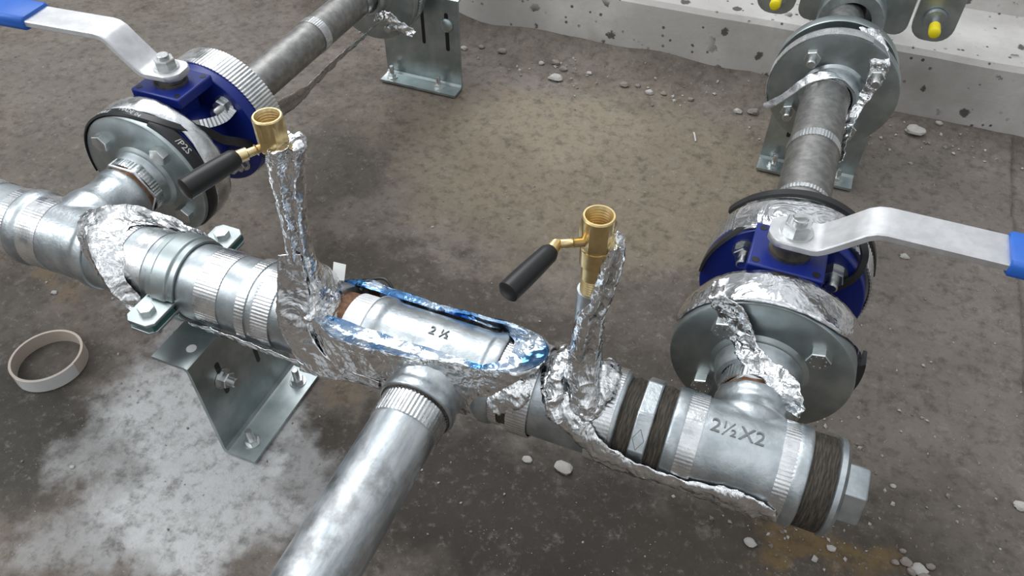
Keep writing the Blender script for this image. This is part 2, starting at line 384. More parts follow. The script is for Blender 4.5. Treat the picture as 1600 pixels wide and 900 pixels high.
# riser tee B
tb = MB(); header_body(tb, .036, .130, .0392, .0022)
tb.solid([(0, .026), (.034, .026), (.042, .0215), (.045, .0195), (.053, .0195), (.054, .018)], AZ(XS2, 0, 0), 48)
remeshed(tb).build('tee_body', CAST).name = 'pipe_tee'
Cc = COL.objects['pipe_tee.003']; tag(Cc, 'galvanized tee under the right brass drain valve', 'pipe fitting', 'cast tees of the header')
band('tape_band', AX(), .0375, .056, .0416, Cc); band('tape_band', AX(), .108, .1255, .0416, Cc)
# hex nipple
o = thing('hex_nipple', (.15, 0, -.04), 'galvanized hex nipple with diamond mark between two dark jute rings', 'pipe fitting')
hx = MB(); P6 = lambda r, k=8: [(r * math.cos(2 * PI * i / k + PI / k), r * math.sin(2 * PI * i / k + PI / k)) for i in range(k)]
hx.prism(P6(.0440), .1435, .1575, AX()); hx.build('hex_collar', CAST, o, bevel=.0015)
MB().solid([(.129, .0362), (.136, .0385), (.1435, .0372)], AX(), 56).build('jute_ring', HEMP, o)
MB().solid([(.1575, .0385), (.164, .0395), (.171, .0375)], AX(), 56).build('jute_ring', HEMP, o)
mk = text_mb('G', .0085, .0004, lambda x, y, z: (.150 + y * .9, -.0325 + x * .72, .0242 + x * .72 + z)); 
for s in (-1, 1):
    for u in (-1, 1):
        a = Vector((.150 + .0048 * s, -.0325, .0245)); b = Vector((.150, -.0325 + u * .0062, .0245 + u * .0062)); mk.tube([a, b], .0005, 6)
mk.build('casting_mark', MARK, o)
# right tee
tb = MB(); header_body(tb, .170, .281, .0402, .002, .010); branch(tb, XR - .002, 1, .057, .032, .034, .046)
remeshed(tb).build('tee_body', CAST).name = 'pipe_tee'
D = COL.objects['pipe_tee.004']; tag(D, 'largest galvanized tee with raised size mark, at the right end of the header', 'pipe fitting', 'cast tees of the header')
text_mb('2½X2', .017, .0007, lambda x, y, z: (.2225 + x, (.0404 + z) * math.cos(R90(99) - y / .041), (.0404 + z) * math.sin(R90(99) - y / .041))).build('casting_mark', MARK, D)
band('tape_band', AX(), .176, .196, .0405, D, rip=.0003); band('tape_band', AX(), .258, .271, .0405, D, rip=.0004)
# plug
o = thing('hex_plug', (.31, 0, -.04), 'galvanized hex plug with dark sealed thread closing the right end of the header', 'pipe plug')
MB().solid([(.279, .0385), (.283, .0392), (.300, .0392), (.301, .0385)], AX(), 64).build('sealed_thread', HEMP, o)
pl = MB(); pl.solid([(.3005, .0385), (.302, .0405), (.306, .0405), (.309, .037), (.310, .024)], AX(), 64); pl.build('plug_collar', GALV, o)
hh = MB(); hh.hexhead(frame((.308, 0, 0), (1, 0, 0), (0, .4, 1)), .0265, .020); hh.build('hex_head', GALV, o, bevel=.001)
# front pipe
o = thing('branch_pipe', (XF, -.3, -.03), 'galvanized pipe running from the middle tee down to the bottom edge', 'pipe')
MB().ringbody([(-.60, .0296), (-.055, .0296), (-.055, .025), (-.60, .025)], AY(XF), 64).build('pipe_body', PIPEF, o)
band('tape_band', AY(XF), -.083, -.0595, .0302, o, n=110, rip=.0006, label='ribbed foil tape at the tee mouth')
band('tape_band', AY(XF), -.0605, -.0575, .0325, o, HEMP, .0005, 64, 0)

# ------------------------------------------------------------------ branches with ball valves
def bolt(root, p, d, r=.0085, h=.008, shank=0, name='hex_bolt', mat=BOLT, washer=True, twist=.3, dots=False, stud=0):
    mb = MB(); M = frame(p, d, (math.sin(twist), .2, math.cos(twist)))
    z = 0
    if washer: mb.solid([(0, r * 1.22), (.0016, r * 1.22)], M, 28); z = .0016
    mb.hexhead(M @ Matrix.Translation((0, 0, z)), r, h)
    if stud: mb.solid([(z + h, r * .55), (z + h + stud - .0012, r * .55), (z + h + stud, r * .42)], M, 20)
    if shank: mb.solid([(-shank, r * .55), (0, r * .55)], M, 16)
    o = mb.build(name, mat, root, 30)
    if dots:
        mk = MB()
        for k in range(8):
            a = 2 * PI * k / 8; q = M @ Vector((r * .62 * math.cos(a), r * .62 * math.sin(a), z + h))
            mk.solid([(-.0002, .0009), (.0004, .0009)], frame(q, d), 8)
        mk.build('head_mark', GALV, o)
    return o
def companion_flange(name, x, y0, y1, r, hub, label, group, faces, dotted=False, ang=45, rb=.0585, z=0, stub=(0, 0), bolts=True):
    """faces = -1: hub and bolt heads towards the camera side (-Y)"""
    o = thing(name, (x, y0, z - r), label, 'pipe flange', group)
    M = frame((x, y0 if faces < 0 else y1, z), (0, faces, 0), (0, 0, 1)); T = y1 - y0
    d = MB(); d.solid([(-T, r - .001), (-T + .001, r), (-.0025, r), (-.0008, r - .0008), (0, r - .003), (0, hub + .008), (.0025, hub + .005), (.004, hub + .003)], M, 96)
    d.build('flange_disc', ZINC, o)
    h = MB(); h.ringbody([(.003, hub + .0035), (.007, hub + .0015), (.017, hub), (.019, hub - .002), (.019, hub - .006), (.003, hub - .006)], M, 72); h.build('flange_hub', GALV, o)
    for k in range(4 if bolts else 0):
        a = R90(ang + 90 * k); p = Vector((x + rb * math.cos(a), (y0 if faces < 0 else y1), z + rb * math.sin(a)))
        bolt(o, p, (0, faces, 0), .0108, .0085, dots=dotted, twist=.3 + k, washer=False, stud=stub[0])
    return o
def printed(txt, size, xc, yc, r, th, root, tilt=0):
    """white lettering running round a band about Y"""
    def fn(u, v, w):
        a = th - u / r; return (xc + (r + w) * math.cos(a), yc + v + tilt * u, (r + w) * math.sin(a))
    return text_mb(txt, size, .0003, fn).build('printed_marking', PRINT, root)
def valve(x, y0, y1, sy, sx, dirx, side, lab, rot, yb, zb=.0985, zt=.1330):
    """y0..y1 front valve flange, yb = (back flange start, end), stem at (sx, sy)"""
    o = thing('ball_valve', (x, y0, -.08), lab, 'valve', 'blue flanged ball valves')
    b = MB(); ym = (y1 + yb[0]) / 2
    b.solid([(y0, .078), (y0 + .001, .079), (y1 - .001, .079), (y1, .078)], AY(x), 96)
    b.solid([(yb[0], .078), (yb[0] + .001, .079), (yb[1] - .001, .079), (yb[1], .078)], AY(x), 96)
    L = yb[0] - y1
    b.solid([(y1 - .002, .036)] + [(y1 + L * k / 10, .034 + .013 * math.sin(PI * k / 10)) for k in range(11)] + [(yb[0] + .002, .036)], AY(x), 64)
    b.build('valve_body', BLUE, o)
    n = MB(); n.prism([(-.016, -.017), (.016, -.017), (.016, .017), (-.016, .017)], .03, .068, AZ(sx, sy)); n.build('neck', BLUE, o, bevel=.002)
    pd = MB(); W = .0335; D_ = .0300
    pd.prism([(-W, -D_), (W, -D_), (W, D_), (-W, D_)], .066, .079, AZ(sx, sy)); pdo = pd.build('mounting_pad', BLUE, o, bevel=.0018)
    for u in (-1, 1):
        for w in (-1, 1):
            MB().solid([(.0785, .0036), (.0793, .0036)], AZ(sx + u * .0265, sy + w * .023), 18).build('bolt_hole', BLACK, pdo)
    g = MB(); g.solid([(.079, .019), (.083, .019), (.083, .0165), (zb - .0036, .0165)], AZ(sx, sy), 40); g.build('stem_collar', m_collar, o)
    # lever
    root_l = Matrix.Translation((sx, sy, 0)) @ Matrix.Rotation(rot, 4, 'Z')
    dz = zt - zb
    path = [(-.0225, zb), (-.0215, zb), (-.019, zb), (-.014, zb), (-.007, zb), (.004, zb), (.016, zb), (.021, zb + .0012), (.026, zb + .0045), (.034, zb + dz * .33), (.046, zb + dz * .65), (.054, zt - .0045), (.060, zt - .0012), (.067, zt), (.08, zt), (.11, zt), (.162, zt)]
    rings = []; th = .0038
    for i, (px, pz) in enumerate(path):
        hw = .0195 if px > 0 else max(.006, .0195 * math.sqrt(max(0, 1 - (px / .0235) ** 2)) + .003)
        hw = min(hw, .0195)
        a = path[max(i - 1, 0)]; c_ = path[min(i + 1, len(path) - 1)]; tx, tz = c_[0] - a[0], c_[1] - a[1]; l = math.hypot(tx, tz); nx_, nz_ = -tz / l, tx / l
        e = .0012
        sec = [(-hw + e, th), (hw - e, th), (hw, th - e), (hw, -th + e), (hw - e, -th), (-hw + e, -th), (-hw, -th + e), (-hw, th - e)]
        rings.append([root_l @ Vector((dirx * (px + nx_ * h), w, pz + nz_ * h)) for w, h in sec])
    lv = MB(); lv.loft(rings, True, True); lever = lv.build('lever', HANDLE, o, 40)
    gr = MB(); rings = []
    for px, k in ((.158, .9), (.160, 1), (.20, 1), (.26, 1), (.33, 1), (.345, .85)):
        hw, ht = .0225 * k, .0085 * k; sec = []
        for (cx_, cz_, a0) in ((hw - .006, ht - .006, 0), (-hw + .006, ht - .006, 90), (-hw + .006, -ht + .006, 180), (hw - .006, -ht + .006, 270)):
            for j in range(4): a = R90(a0 + 30 * j); sec.append((cx_ + .006 * math.cos(a), cz_ + .006 * math.sin(a)))
        rings.append([root_l @ Vector((dirx * px, w, zt + h)) for w, h in sec])
    gr.loft(rings, True, True); gr.build('grip', GRIP, lever, 50)
    nb = MB(); M = AZ(sx, sy, zb + th) @ Matrix.Rotation(.4, 4, 'Z'); nb.solid([(0, .0148), (.0018, .0148)], M, 32); nb.hexhead(M @ Matrix.Translation((0, 0, .0018)), .0122, .0098)
    nb.build('stem_nut', BOLT, o, 30)
    st = MB(); M2 = M @ Matrix.Translation((0, 0, .0116)); st.solid([(0, .0070), (.004, .0070), (.0046, .0062)], M2, 28)
    if side == 'slot': st.box((0, 0, .0052), (.013, .0042, .003), M2)
    st.build('stem_end', BOLT, o, 30)
    # bolts through the back flange, nuts seen on its camera side
    for k in range(4):
        a = R90(45 + 90 * k); bolt(o, Vector((x + .0585 * math.cos(a), yb[0], .0585 * math.sin(a))), (0, -1, 0), .0108, .009, twist=.8 + k, stud=.012)
        bolt(o, Vector((x + .0585 * math.cos(a), y1, .0585 * math.sin(a))), (0, 1, 0), .0108, .009, twist=.2 + k, stud=.008)
    return o
m_collar = m_metal('greasy_collar', (.16, .15, .12), (.28, .26, .22), .4, .6, 80, .1)

def hex_tape(name, x, y0, y1, r, label):
    o = thing(name, (x, y0, -r), label, 'pipe fitting')
    b = MB(); b.solid([(y0 - .012, .0295), (y1 + .02, .0295)], AY(x), 48); b.build('rusty_thread', RUST, o)
    h = MB(); h.prism(P6(r, 6), y0, y1, AY(x)); h.build('hex_collar', TAPE, o, bevel=.002)
    band('tape_band', AY(x), y0 + .002, y1 - .002, r * .93, o, n=120, rip=.0006)
    return o
GF = 'flanges bolted to the ball valves'
hex_tape('hex_nipple', XL, .088, .103, .0365, 'foil-taped hex nipple with rust showing, between left tee and its flange')
companion_flange('pipe_flange', XL, .115, .134, .0795, .033, 'round zinc flange at the front of the left valve, black cable round its rim', GF, -1, ang=48)
valve(XL, .138, .154, .198, XL - .001, -1, 'bolt', 'blue ball valve with steel lever pointing left, behind the left flange', .085, (.226, .242), .0935, .1345)
f2 = companion_flange('pipe_flange', XL, .2445, .266, .0795, .033, 'rear flange of the left valve, wrapped in ribbed foil tape', GF, 1, bolts=False)
band('tape_band', AY(XL), .240, .276, .0802, f2, n=240, rip=.0007)
hex_tape('hex_nipple', XR - .001, .062, .088, .0345, 'foil-taped hex nipple between the right end tee and its flange')
companion_flange('pipe_flange', XR - .005, .099, .119, .0818, .036, 'large zinc flange facing the camera at the front of the right valve', GF, -1, dotted=True, ang=42)
valve(XR - .003, .122, .137, .177, XR - .008, 1, 'slot', 'blue ball valve with steel lever pointing right, behind the right flange', .0, (.206, .221))
f2 = companion_flange('pipe_flange', XR, .2235, .246, .0795, .033, 'rear flange of the right valve, ribbed foil tape round its rim', GF, 1, bolts=False)
band('tape_band', AY(XR), .221, .251, .0803, f2, n=240, rip=.0007)

# heating cables wound round the flange rims
def rimcable(x, pts, r, label, w=.0065, t=.0028, group='black heating cables', texts=()):
    """pts: (angle deg, y) along the rim"""
    mb = MB(); P = catmull([(a, y, 0) for a, y in pts], 90); rings = []
    for a, y, _ in P:
        a = R90(a); c, s = math.cos(a), math.sin(a)
        rings.append([Vector((x + (r + h) * c, y + d, (r + h) * s)) for d, h in ((-w, .0004), (-w * .7, t), (w * .7, t), (w, .0004), (w * .7, -.0004), (-w * .7, -.0004))])
    o = thing('heating_cable', (x, pts[0][1], -r), label, 'cable', group)
    mb.loft(rings, True, True); b = mb.build('cable_sheath', CABLE, o, 45)
    for txt, sz, th, y, tl in texts: printed(txt, sz, x, y, r + t, R90(th), b, tl)
    return o
rimcable(XL, [(190, .121), (150, .120), (120, .121), (95, .124), (75, .128), (58, .137), (45, .150)], .0802, 'black printed heating cable over the top rim of the left front flange', texts=[('AWG  HEAT CABLE', .0075, 128, .1215, -.02), ('MADE 04', .0075, 88, .126, -.1)])
rimcable(XL, [(70, .128), (40, .128), (10, .128), (-30, .129), (-60, .132)], .0800, 'dark cable edge with white letters P2S on the right rim of the left front flange', .008, .002, texts=[('/P2S', .011, 40, .127, 0), ('0', .010, 6, .127, 0)])
rimcable(XR - .005, [(12, .132), (0, .131), (-15, .130), (-40, .129), (-66, .127)], .0818, 'wide black heating cable on the lower right rim of the large right flange', .0115, .0068, texts=[('156', .009, 2, .128, 0)])
rimcable(XR, [(150, .262), (115, .262), (85, .263), (55, .263), (25, .259), (10, .252)], .0800, 'black cable arching over the rear rim of the right valve', .006, .003)
rimcable(XR, [(178, .206), (150, .208), (128, .214), (112, .219)], .0802, 'black cable on the upper left rim of the right blue valve flange', .006, .003)
mb = MB(); P = catmull([(.286, .228, .074), (.294, .216, .062), (.292, .204, .046), (.281, .199, .033), (.266, .193, .021), (.252, .182, .008)], 40); rings = []
for i, q in enumerate(P):
    d = (P[min(i + 1, 40)] - P[max(i - 1, 0)]); M = frame(q, d, (.55, -.75, .4))
    rings.append([M @ Vector((a, b, 0)) for a, b in ((-.0014, -.0036), (.0014, -.0036), (.0014, .0036), (-.0014, .0036))])
mb.loft(rings, True, True); tag(mb.build('heating_cable', CABLE, None, 45), 'black cable strap slanting across the right blue valve beside its bolt', 'cable', 'black heating cables')
mb = MB(); P = catmull([(XL + .052, .226, .040), (XL + .050, .208, .036), (XL + .042, .185, .040), (XL + .036, .160, .052), (XL + .03, .145, .066)], 40); rings = []
for i, q in enumerate(P):
    d = (P[min(i + 1, 40)] - P[max(i - 1, 0)]); M = frame(q, d, (.6, -.5, .6)); k = .0006 * (1 if i % 2 else -1)
    rings.append([M @ Vector((a, b, 0)) for a, b in ((-.0016, -.0055), (.0016 + k, -.0055), (.0016 + k, .0055), (-.0016, .0055))])
mb.loft(rings, True, True); tag(mb.build('foil_strip', TAPE, None, 45), 'ribbed foil-taped cable strip hooked over the bolt of the left blue valve', 'foil strip')
mb = MB(); P = catmull([(XL + .050, .150, .060), (XL + .058, .168, .045), (XL + .062, .185, .024), (XL + .066, .205, .008), (XL + .07, .226, -.012), (XL + .078, .235, -.03)], 40); rings = []
for i, q in enumerate(P):
    d = (P[min(i + 1, 40)] - P[max(i - 1, 0)]); M = frame(q, d, (.6, -.4, .6))
    rings.append([M @ Vector((a, b, 0)) for a, b in ((-.0016, -.005), (.0016, -.005), (.0016, .005), (-.0016, .005))])
mb.loft(rings, True, True); tag(mb.build('heating_cable', CABLE, None, 45), 'black cable passing between the left flange and the left blue valve body', 'cable', 'black heating cables')

# run pipes behind the valves
def runpipe(x, y0, y1, r, label, bands, hub):
    o = thing('run_pipe', (x, y0, -r), label, 'pipe', 'dark pipes leaving the valves')
    MB().ringbody([(y0, r), (y1, r), (y1, r - .004), (y0, r - .004)], AY(x), 64).build('pipe_body', STEEL, o)
    for a, b in bands: band('tape_band', AY(x), a, b, r + .0004, o, n=110, rip=.0005, label='ribbed silver tape ring')
    return o
runpipe(XL, .27, .640, .0250, 'dark steel pipe running back from the left valve', [(.468, .484), (.592, .606)], 0)
runpipe(XR, .25, .640, .0300, 'dark steel pipe running back from the right valve', [(.452, .466), (.346, .353), (.583, .595)], 0)
o = companion_flange('pipe_flange', XL, .640, .656, .0790, .031, 'zinc flange at the far end of the left pipe, by the top edge', 'far flanges', -1, ang=40, stub=(.014, 0), z=-.006)
band('tape_band', AY(XL, 0, -.006), .657, .667, .0795, o, n=220, rip=.0006)
o = companion_flange('pipe_flange', XL, .668, .684, .0790, .031, 'second flange of the far left pair, against the left rear bracket', 'far flanges', 1, bolts=False, z=-.006)
runpipe(XL, .684, 1.2, .0250, 'dark pipe beyond the far left flanges at the top edge', [], 0)
o = companion_flange('pipe_flange', XR + .006, .605, .621, .0825, .034, 'front zinc flange of the far right pair, its bolt ends towards the camera', 'far flanges', -1, ang=38, stub=(.015, 0))
band('tape_band', AY(XR + .006), .604, .622, .0829, o, n=220, rip=.0007, t0=R90(-115), t1=R90(20))
o = companion_flange('pipe_flange', XR + .004, .650, .668, .0800, .033, 'rear zinc flange of the far right pair, foil over its top', 'far flanges', 1, ang=80, stub=(.004, 0))
runpipe(XR + .003, .668, 1.15, .0270, 'short pipe between the far right flanges and the grey mounting plate', [(.70, .715)], 0)
# big grey mounting plate with ears and capped studs
o = thing('mounting_plate', (.245, .86, -.03), 'grey steel plate with round hub behind the far right flanges, at the top edge', 'mounting plate')
mp = MB(); cx = .247
def rrect(x0, x1, z0, z1, r):
    out = []
    for ax, az, a0 in ((x1 - r, z1 - r, 0), (x0 + r, z1 - r, 90), (x0 + r, z0 + r, 180), (x1 - r, z0 + r, 270)):
        for j in range(6): a = R90(a0 + 18 * j); out.append((ax + r * math.cos(a), az + r * math.sin(a)))
    return out
PXZ = Matrix(((1, 0, 0, 0), (0, 0, 1, 0), (0, 1, 0, 0), (0, 0, 0, 1)))
mp.prism(rrect(.166, .328, -.024, .14, .018), .855, .866, PXZ); mp.build('plate_body', ZINC, o, bevel=.0012)
MB().ringbody([(.820, .046), (.826, .049), (.856, .049), (.856, .030), (.820, .030)], AY(cx - .002, 0, .0), 56).build('plate_hub', GALV, o)
for s in (-1, 1):
    ex = cx + s * .117
    e = MB(); e.prism(rrect(ex - .030, ex + .030, -.030, .07, .024), .868, .880, PXZ); ear = e.build('side_ear', ZINC, o, bevel=.001)
    sx_, sz = ex - s * .002, .006
    MB().solid([(.8665, .0165), (.862, .0165), (.859, .0155)], AY(sx_, 0, sz), 36).build('washer', GALV, ear)
    MB().solid([(.860, .0065), (.838, .0060)], AY(sx_, 0, sz), 20).build('stud', BOLT, ear)
    MB().solid([(.842, .0078), (.822, .0084), (.818, .0076), (.816, .005)], AY(sx_, 0, sz), 24).build('stud_cap', YELLOW, ear)['label'] = 'bright yellow plastic cap'

# ------------------------------------------------------------------ support brackets
def bracket(name, M, w, label, top, slots, hole, anchors, foot=.038, plate_z0=FZ, lipw=.045, bolt_at=None):
    """local: x along the plate, -y the foot side, z up"""
    T = .0042
    loc = M @ Vector((0, 0, FZ)); o = thing(name, loc, label, 'bracket', 'zinc pipe support brackets')
    zb = FZ + .003
    prof = [(-foot, zb + T), (-.006, zb + T), (-.0025, zb + T + .001), (0 - .0, zb + T + .005), (0, top - T - .004), (.0015, top - .0015), (.005, top), (lipw, top)]
    inner = [(lipw, top - T), (.0075, top - T), (.0055, top - T - .001), (T, top - T - .004), (T, zb + .006), (T - .001, zb + .001), (T - .004, zb), (-foot, zb)]
    poly = prof + inner
    b = MB(); Mx = M @ Matrix(((0, 0, 1, 0), (1, 0, 0, 0), (0, 1, 0, 0), (0, 0, 0, 1)))
    b.prism(poly, -w / 2, w / 2, Mx); pb = b.build('bracket_body', ZINC, o, 30)
    for sx_, z0, z1, wd in slots:
        s_ = MB(); s_.prism(rrect(sx_ - wd, sx_ + wd, z0, z1, wd * .9), -.0005, .0003, M @ Matrix(((1, 0, 0, 0), (0, 0, 1, 0), (0, 1, 0, 0), (0, 0, 0, 1)))); s_.build('slot', BLACK, pb)
    if hole: MB().solid([(top - .0002, .0052), (top + .0004, .0052)], M @ AZ(hole[0], hole[1], 0), 24).build('bolt_hole', PAPER, pb)
    for ax, ay in anchors:
        q = M @ Vector((ax, ay, zb + T)); a = MB(); Z = Matrix.Translation(q)
        a.solid([(0, .0098), (.0016, .0098)], Z, 28); a.hexhead(Z @ Matrix.Translation((0, 0, .0016)), .0078, .0062); a.solid([(.0078, .0040), (.021, .0040), (.0225, .0032)], Z, 18)
        a.build('anchor_bolt', BOLT, o, 30)
    if bolt_at:
        q = M @ Vector((bolt_at[0], -.0005, bolt_at[1])); d = (M.to_3x3() @ Vector((0, -1, 0)))
        if bolt_at[2] == 'hex': bolt(o, q, d, .0095, .008, stud=.008, twist=.5)
        else: MB().solid([(0, .0125), (.002, .0123), (.0045, .0105), (.0065, .007), (.0072, .003)], frame(q, d), 28).build('round_head_bolt', ZINC, o)
    return o
MN = Matrix.Translation((-.290, -.0045, 0)) @ Matrix.Rotation(PI / 2, 4, 'Z')       # foot towards +X
o = bracket('support_bracket', MN, .133, 'zinc angle bracket on the dusty floor under the clamped header pipe', -.0505, [(-.034, -.128, -.078, .0032), (.020, -.137, -.100, .0026)], (-.043, .014), [(-.045, -.020), (.047, -.021)], .038, lipw=.045, bolt_at=(-.034, -.103, 'hex'))
ft = MB(); ft.box((-.300, -.040, FZ + .004), (.030, .030, .003)); ft.build('rear_foot', ZINC, o, bevel=.0006)
MR = Matrix.Translation((.246, .716, 0))
bracket('support_bracket', MR, .146, 'zinc bracket bolted to the floor beneath the far right flanges', -.085, [(-.04, -.15, -.11, .003)], None, [(-.049, -.016), (.049, -.016)], .030, lipw=.04)
ML = Matrix.Translation((-.437, .722, 0))
bracket('support_bracket', ML, .150, 'zinc bracket with slotted face at the far end of the left pipe', -.035, [(.052, -.13, -.06, .0035), (.006, -.125, -.06, .003)], None, [(-.058, -.015), (.036, -.015)], .030, lipw=.04, bolt_at=(.052, -.082, 'round'))

# ------------------------------------------------------------------ pipe clamp
o = thing('pipe_clamp', (-.322, 0, -.05), 'two-part zinc pipe clamp bolted round the left header pipe', 'pipe clamp')
CW = .0165; CX = -.3265
def half(sgn, name, mat, r0, r1, zg):
    mb = MB(); st = []
    a0, a1 = 12, 168
    for dx, dr in ((-CW, 0), (-CW * .62, 0), (-CW * .5, .0022), (CW * .5, .0022), (CW * .62, 0), (CW, 0)): st.append((dx, dr))
    outer = []
    N = 36
    for dx, dr in st + st[::-1]:
        pass
    rings = []
    for i in range(N + 1):
        a = R90(a0 + (a1 - a0) * i / N); ring = []
        for dx, dr in st: ring.append(Vector((CX + dx, (r1 + dr) * math.cos(a), sgn * (r1 + dr) * math.sin(a))))
        for dx, dr in st[::-1]: ring.append(Vector((CX + dx, (r0 + dr * .6) * math.cos(a), sgn * (r0 + dr * .6) * math.sin(a))))
        rings.append(ring)
    mb.loft(rings, True, True)
    for s in (-1, 1):
        y0, y1 = .036, .0745; t = .0034
        P = [(CX - CW, s * y0), (CX + CW, s * y0), (CX + CW, s * (y1 - .006)), (CX + CW - .006, s * y1), (CX - CW + .006, s * y1), (CX - CW, s * (y1 - .006))]
        if s < 0: P = P[::-1]
        z0 = sgn * zg; mb.prism(P, min(z0, z0 + sgn * t), max(z0, z0 + sgn * t))
    return mb.build(name, mat, o, 35, bevel=.0006)
up = half(1, 'upper_half', ZINC, .0396, .0425, .0035)
lo = half(-1, 'lower_half', ZINC, .0396, .0425, .0035)
for s in (-1, 1):
    rb = MB(); rb.box((CX, s * .056, 0), (.030, .030, .0066)); rb.build('rubber_lining', TEAL, lo)
    bolt(o, Vector((CX, s * .0585, .0069)), (0, 0, 1), .0082, .0062, washer=False, name='clamp_bolt', shank=.02)
MB().solid([(.0424, .0032), (.0432, .0032)], frame((CX - .004, 0, 0), (0, -.05, 1)), 16).build('pin_hole', BLACK, up)

# ------------------------------------------------------------------ brass drain valves on their risers
def drain(x, ztop, rc, label, knob, g0, g1, zl, gr, br=.0112):
    o = thing('drain_valve', (x, 0, .05), label, 'valve', 'brass drain valves with black grips')
    b = MB(); z = ztop
    ri = rc * .78
    ro = .0128
    # socket with threaded bore
    prof = [(z - .030, .010), (z - .028, ro * .95), (z - .004, ro * .95)]
    b.ringbody([(z - .006, rc), (z - .001, rc), (z, rc - .0008), (z, ri + .0006)] + [(z - .001 - .0012 * k, ri - (.0007 if k % 2 else 0)) for k in range(14)] + [(z - .019, .002), (z - .030, .002), (z - .030, rc * .9)], AZ(x), 48)
    b.hexhead(AZ(x, 0, z - .026) @ Matrix.Rotation(.35, 4, 'Z'), ro, .0001, c=0)
    P = [(ro * math.cos(PI / 3 * i + .35), ro * math.sin(PI / 3 * i + .35)) for i in range(6)]; Pi = [(rc * .985 * math.cos(PI / 3 * i + .35), rc * .985 * math.sin(PI / 3 * i + .35)) for i in range(6)]
    rings = [[Vector((x + p[0], p[1], zz)) for p in q] for q, zz in ((Pi, z - .028), (P, z - .026), (P, z - .006), (Pi, z - .003))]
    b.loft(rings, True, False)
    b.build('valve_socket', BRASS, o, 35)
    bd = MB(); bd.solid([(z - .058, br - .0024), (z - .046, br - .0022), (z - .044, br - .0004), (z - .034, br), (z - .029, br)], AZ(x), 40); bd.build('valve_body', BRASS, o)
    th = MB(); th.solid([(z - .074 + .0012 * k, .0086 - (.0008 if k % 2 else 0)) for k in range(16)], AZ(x), 32); th.build('threaded_end', BRASS, o)
    rp = MB(); rp.solid([(.05, .0105), (z - .072, .0105)], AZ(x), 28); rp.build('riser_pipe', GALV, o)
    k = Vector((*knob, zl)); a = Vector((x - .004, -.006, zl)); A0 = Vector((*g0, zl)); A1 = Vector((*g1, zl - .002))
    lv = MB(); lv.tube([a, a.lerp(k, .45), a.lerp(k, .5), a.lerp(k, .55), k], [.0034, .0034, .0046, .0034, .0036], 16)
    lv.tube([k + (k - a).normalized() * .004, k, A0.lerp(A1, .02), A0.lerp(A1, .15)], [.0028, .0052, .0052, .0048], 16)
    lv.build('lever_arm', BRASS, o, 50)
    d = (A1 - A0); gp = MB(); n = 14; pts = []; rr = []
    for i in range(n + 1):
        u = i / n; pts.append(A0 + d * u); rr.append(gr * (.86 + .10 * math.sin(u * 2.2) + .06 * u))
    rr[0] *= .8; rr.append(gr * .74); pts.append(A1 + d.normalized() * .0014); gp.tube(pts, rr, 24); gp.build('grip', BLACK, o, 50)
    return o
drain(XS1, .230, .0118, 'brass drain valve on the left riser, its black grip over the left flange', (-.1835, -.0195), (-.188, -.026), (-.2015, -.071), .205, .0086, .0085)
drain(XS2, .217, .0118, 'brass drain valve on the right riser, open socket above the foil-wrapped header', (.0660, -.0175), (.0655, -.0245), (.0520, -.0705), .1965, .0078)

# ------------------------------------------------------------------ aluminium foil
CR = Vector((.927, .375, 0)); CF = Vector((-.375, .927, 0))     # across and along the riser sheets
def riser_foil(name, x, st, label, seed, depth=.0105, mat=FOIL, off=0.0):
    """st: (z, centre across, half width)"""
    mb = MB(); P = catmull([(z, c, h) for z, c, h in st], 60); n = 44; rings = []
    for z, c, h in P:
        ring = []
        for i in range(n):
            t = 2 * PI * i / n; w = math.cos(t); d = math.sin(t)
            pinch = .55 + .45 * min(1, abs(w - .12) * 2.2)
            dd = depth + max(0, .072 - z) * .62; pn = pinch + (1 - pinch) * min(1, max(0, (.085 - z) / .03))
            ring.append(Vector((x, 0, z)) + CR * (c + h * w) + CF * (dd * d * pn + off))
        rings.append(ring)
    mb.loft(rings, True, True); mb.crumple(.0016, 90, 0, seed); mb.crumple(.0009, 230, 0, seed + 3)
    return tag(mb.build(name, mat, None, 60), label, 'foil wrap')
riser_foil('foil_wrap', XS1, [(.032, .006, .0235), (.042, .004, .0225), (.052, .002, .0205), (.060, .001, .019), (.072, -.002, .0155), (.098, .000, .0112), (.130, .0015, .0110), (.158, .0038, .0126), (.180, .006, .0146), (.196, .0085, .0158), (.204, .0105, .0158), (.2075, .0115, .0145), (.2095, .013, .010)], 'crumpled clear-silver foil sleeve round the left drain riser', 1, .0150, FOIL, -.003)
riser_foil('foil_wrap', XS2, [(.034, .003, .021), (.044, .003, .0175), (.060, .000, .0150), (.094, .000, .0122), (.125, .002, .0108), (.147, .0074, .0085), (.168, .0100, .0090), (.186, .0120, .0085), (.196, .0130, .0065), (.199, .013, .003)], 'crumpled foil strip standing along the right side of the right drain riser', 5, .0125, FOIL, -.004)

